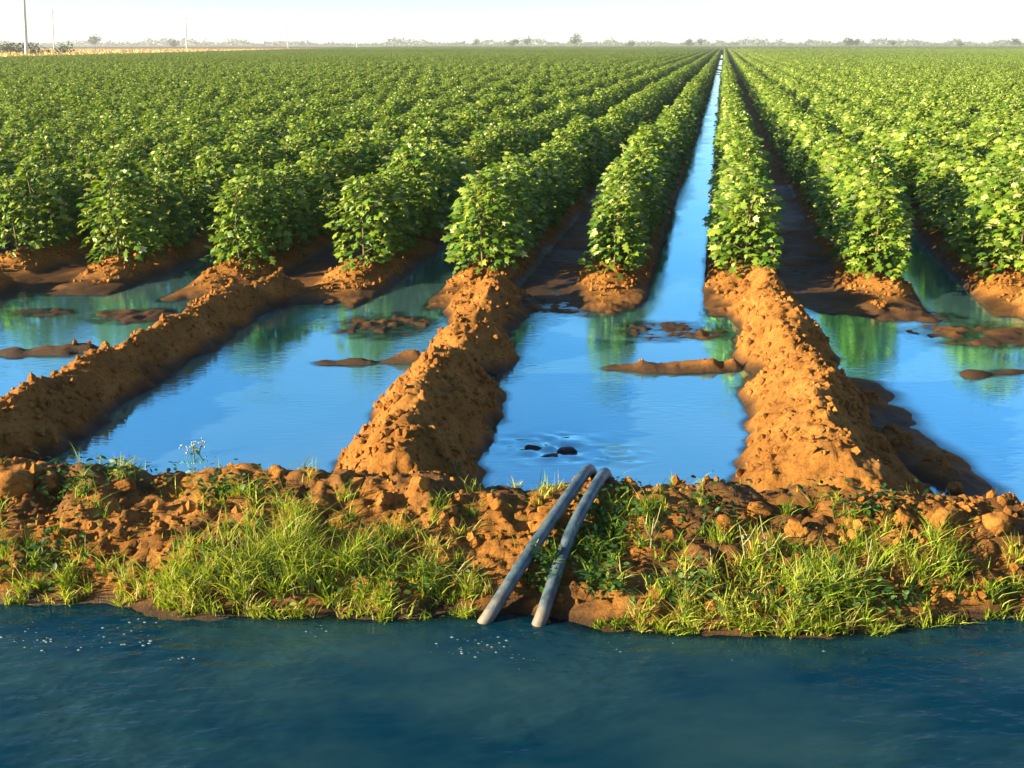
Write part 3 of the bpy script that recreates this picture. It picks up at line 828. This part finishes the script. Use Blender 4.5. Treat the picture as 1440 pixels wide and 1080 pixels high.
# ------------------------------------------------------------------ the far side: trees, poles, treeline, dry plot
def place(px, D):
    return ((px - CX) / F * D * CT, D)
def clumps(C, R, n, rng, size, squash=1.0):
    """leaf clump faces through an uneven crown of several lobes"""
    lobe = rng.integers(0, len(C), n)
    d = rng.normal(0, 1, (n, 3)); d /= np.linalg.norm(d, axis=1)[:, None]
    rad = R[lobe] * rng.uniform(.45, 1.05, n) ** .6
    pos = C[lobe] + d * rad[:, None] * np.array([1, 1, squash])
    return leaves(pos, d, size * rng.uniform(.5, 1.3, n), rng, np.clip(.45 + .25 * d[:, 2] * 0 + rng.normal(0, .25, n), 0, 1), SIMPLE * np.array([1, 1.6, 1]), SIMPLE_F)
def tree(px, D, h, w, label, cat='tree', seed=0, n=420, trunk=.25, name='tree'):
    x, y = place(px, D); rr = np.random.default_rng(seed)
    root = empty(name, (x, y, 0))
    tubes = [([(0, 0, -.2), (.1, 0, h * .3), (0, .1, h * .7)], [h * .03, h * .022, h * .008])]
    nl = 7
    a = rr.uniform(0, 6.28, nl); lr = rr.uniform(.1, .32, nl) * w
    C = np.stack([np.cos(a) * lr, np.sin(a) * lr, h * rr.uniform(trunk + .18, .86, nl)], -1)
    R = rr.uniform(.16, .28, nl) * w
    for c in C: tubes.append(([(0, 0, h * .25), (c[0] * .5, c[1] * .5, c[2] * .7), tuple(c)], [h * .014, h * .01, h * .004]))
    V, Q = join_tubes(tubes, 6)
    link_mesh('trunk', np_mesh('trunk', V, [Q], True), M_TRUNK, root)
    v, f, tn = clumps(C, R, n, rr, w * .1, min(1.0, h * (1 - trunk) / w))
    v[:, 2] = np.maximum(v[:, 2], h * .02)
    link_mesh('crown', np_mesh('crown', v, [f], True, {'tint': tn}), M_TREE, root)
    return tag(root, label, cat, 'scattered trees on the horizon')
tree(808, 560, 9.0, 6.6, 'tallest rounded tree on the horizon left of the furrow end', seed=1, trunk=.12)
tree(133, 560, 6.5, 8, 'small dark tree on the left horizon between two poles', seed=2)
tree(670, 620, 5.0, 5, 'small dark tree on the horizon left of centre', seed=3)
tree(722, 600, 4.2, 6.5, 'low rounded tree just left of the orange-tipped one', seed=4, trunk=.05)
tree(742, 620, 5.0, 4.5, 'narrow tree just right of the low rounded one', seed=5)
tree(985, 640, 5.5, 5, 'small tree on the horizon just left of the furrow end', seed=6)
tree(968, 660, 4.5, 7, 'wide low tree left of the furrow-end tree', seed=7, trunk=.05)
tree(1195, 640, 5.2, 10, 'broad pale tree on the right horizon', seed=8, trunk=.05)
tree(1204, 560, 4.6, 4, 'small dark tree against the broad pale one', seed=9)
tree(1427, 620, 4.8, 6, 'tree on the horizon near the right border', seed=10)
tree(1255, 640, 3.6, 4, 'tiny tree on the right horizon beyond the field', seed=11)
tree(243, 600, 5.0, 7, 'low tree beside the foot of the second clear pole', seed=12, trunk=.05)
tree(885, 620, 4.0, 7, 'wide low tree right of the tallest tree', seed=13, trunk=.05)
tree(1350, 640, 3.4, 5, 'faint small tree between the right-hand trees', seed=14, trunk=.05)
tree(45, 170, 2.2, 4.2, 'dark bush at the foot of the tall left pole', 'bush', 21, 260, .02, 'bush')
tree(87, 180, 2.0, 3.6, 'dark bush on the dry plot right of the tall pole', 'bush', 22, 260, .02, 'bush')
tree(12, 190, 2.2, 5.0, 'grey-green bush at the left border of the dry plot', 'bush', 23, 260, .02, 'bush')

def pole(px, D, h, r_, label, lean=0.0):
    x, y = place(px, D); root = empty('utility_pole', (x, y, 0))
    V, Q = join_tubes([([(0, 0, -.3), (0, 0, h * .5), (0, 0, h)], [r_, r_ * .85, r_ * .65])], 10)
    link_mesh('pole', np_mesh('pole', V, [Q], True), M_POLE, root)
    V, Q = join_tubes([([(-1.0, 0, h - .5), (0, 0, h - .5), (1.0, 0, h - .5)], [.09, .09, .09])], 4)
    link_mesh('crossarm', np_mesh('crossarm', V, [Q], False), M_POLE, root)
    for s in (-.9, 0, .9):
        V, Q = join_tubes([([(s, 0, h - .45), (s, 0, h - .3), (s, 0, h - .12)], [.05, .09, .04])], 8)
        link_mesh('insulator', np_mesh('insulator', V, [Q], True), M_POLE, root)
    root.rotation_euler[1] = lean
    tag(root, label, 'utility pole', 'utility poles along the field road')
pole(35, 165, 12, .28, 'tall thick utility pole at the left border', .1)
pole(75, 330, 12, .22, 'thin pale pole just right of the tall thick one', .09)
pole(262, 360, 10.5, .26, 'slender dark pole right of the small left tree', .06)
pole(405, 520, 12, .24, 'faint utility pole between the slender and the centre-left pole')
pole(502, 560, 13.5, .24, 'faintest utility pole nearest the centre of the horizon')

# dry plot beyond the left edge of the field
V = np.array([(-48, 92, .06), (-52, 170, .06), (-62, 420, .06), (-210, 420, .06), (-130, 92, .06)])
tag(link_mesh('dry_plot', np_mesh('dry_plot', V, [np.array([[0, 1, 2, 3, 4]])]), M_DRY), kind='structure')
# straw-coloured stubble on it
rr = np.random.default_rng(44); n = 5200
yy = rr.uniform(94, 330, n); xx = -50 - .03 * (yy - 92) - rr.uniform(0, 1, n) * (yy * .32)
v, q, t, tn = blades(xx, yy, np.full(n, .05), rr.uniform(.3, .9, n), rr.uniform(.25, .6, n), rr, .5, np.clip(rr.normal(.97, .05, n), 0, 1))
M_STUB = leaf_mat('stubble', [(0, (.2, .2, .06)), (.8, (.5, .34, .10)), (1, (.6, .45, .18))], .2, .8)
tag(link_mesh('stubble', np_mesh('stubble', v, [q, t], False, {'tint': tn}), M_STUB), 'golden dry stubble beyond the left edge of the cotton', 'stubble', kind='stuff')
# thin broken treeline far off
rr = np.random.default_rng(45); n = 22000
ang = rr.uniform(-.62, .62, n); D = rr.uniform(1000, 1500, n)
hp = np.clip(4.8 + 3.5 * vnoise(ang * 100, ang * 0, 2.2, 5) + 2.5 * vnoise(ang * 100, ang * 0, .7, 6), 2.4, 10)
pos = np.stack([ang * D, D, rr.uniform(0, 1, n) * hp], -1)
v, f, tn = leaves(pos, rr.normal(0, .6, (n, 3)), rr.uniform(1.2, 3.2, n), rr, rr.uniform(.1, 1, n), SIMPLE * np.array([1, 1.6, 1]), SIMPLE_F)
v[:, 2] = np.maximum(v[:, 2], .1)
tag(link_mesh('treeline', np_mesh('treeline', v, [f], True, {'tint': tn}), M_TREE), 'pale broken line of far trees along the horizon', 'treeline', kind='stuff')
# far green land past the cotton
M_FAR = plain_mat('far_crops', (.09, .13, .025), (.17, .19, .05), .02, .95)
V = np.array([(-2600, 596, .3), (2600, 596, .3), (2600, 2400, .3), (-2600, 2400, .3)])
tag(link_mesh('far_fields', np_mesh('far_fields', V, [np.array([[0, 1, 2, 3]])]), M_FAR), kind='structure')

# ------------------------------------------------------------------ haze
HAZE = 0.0005
if HAZE:
    me = bpy.data.meshes.new('haze')
    x0, x1, y0, y1, z0, z1 = -6000, 6000, -600, 6000, -2.0, 16.0
    vs = [(x, y, z) for z in (z0, z1) for y in (y0, y1) for x in (x0, x1)]
    me.from_pydata(vs, [], [(0, 2, 3, 1), (4, 5, 7, 6), (0, 1, 5, 4), (2, 6, 7, 3), (0, 4, 6, 2), (1, 3, 7, 5)])
    m, nt, out = new_mat('haze_air')
    pv = N(nt, 'ShaderNodeVolumePrincipled', Density=HAZE, Anisotropy=.2); pv.inputs['Color'].default_value = (.95, .97, 1, 1)
    nt.links.new(pv.outputs[0], out.inputs['Volume'])
    tag(link_mesh('haze', me, m), 'thin pale haze over the field', 'haze', kind='stuff')

# ------------------------------------------------------------------ light, sky, camera
EL = math.radians(16)
sx, sy = -.96, -.28
nrm = math.hypot(sx, sy); sx, sy = sx / nrm, sy / nrm
S_ = Vector((sx * math.cos(EL), sy * math.cos(EL), math.sin(EL)))
sun = bpy.data.lights.new('sun', 'SUN'); sun.energy = 4.9; sun.angle = math.radians(.5); sun.color = (1.0, .84, .56)
so = bpy.data.objects.new('sun', sun); COL.objects.link(so); so.rotation_euler = S_.to_track_quat('Z', 'Y').to_euler(); so.location = (-8, -4, 8)
w = bpy.data.worlds.new('World'); SC.world = w; w.use_nodes = True
nt = w.node_tree; bg = nt.nodes['Background']
sky = nt.nodes.new('ShaderNodeTexSky'); sky.sky_type = 'NISHITA'; sky.sun_disc = False
sky.sun_elevation = EL; sky.sun_rotation = math.atan2(sx, sy)
sky.air_density = 0.8; sky.dust_density = 0.15; sky.ozone_density = 3.5; sky.altitude = 0
nt.links.new(sky.outputs[0], bg.inputs[0]); bg.inputs[1].default_value = .070

cam = bpy.data.cameras.new('camera'); co = bpy.data.objects.new('camera', cam); COL.objects.link(co)
cam.sensor_width = 36; cam.lens = 36 * F / 1440; cam.clip_end = 20000; cam.clip_start = .05
co.location = (0, 0, CAM_H); co.rotation_euler = (math.pi / 2 - TH, 0, 0)
SC.camera = co
vs = SC.view_settings; vs.view_transform = 'Standard'; vs.look = 'None'; vs.gamma = 1; vs.exposure = 1.85
SC.render.engine = 'CYCLES'
cy = SC.cycles; cy.use_denoising = True; cy.max_bounces = 6; cy.transparent_max_bounces = 8; cy.volume_bounces = 0; cy.caustics_reflective = False; cy.caustics_refractive = False
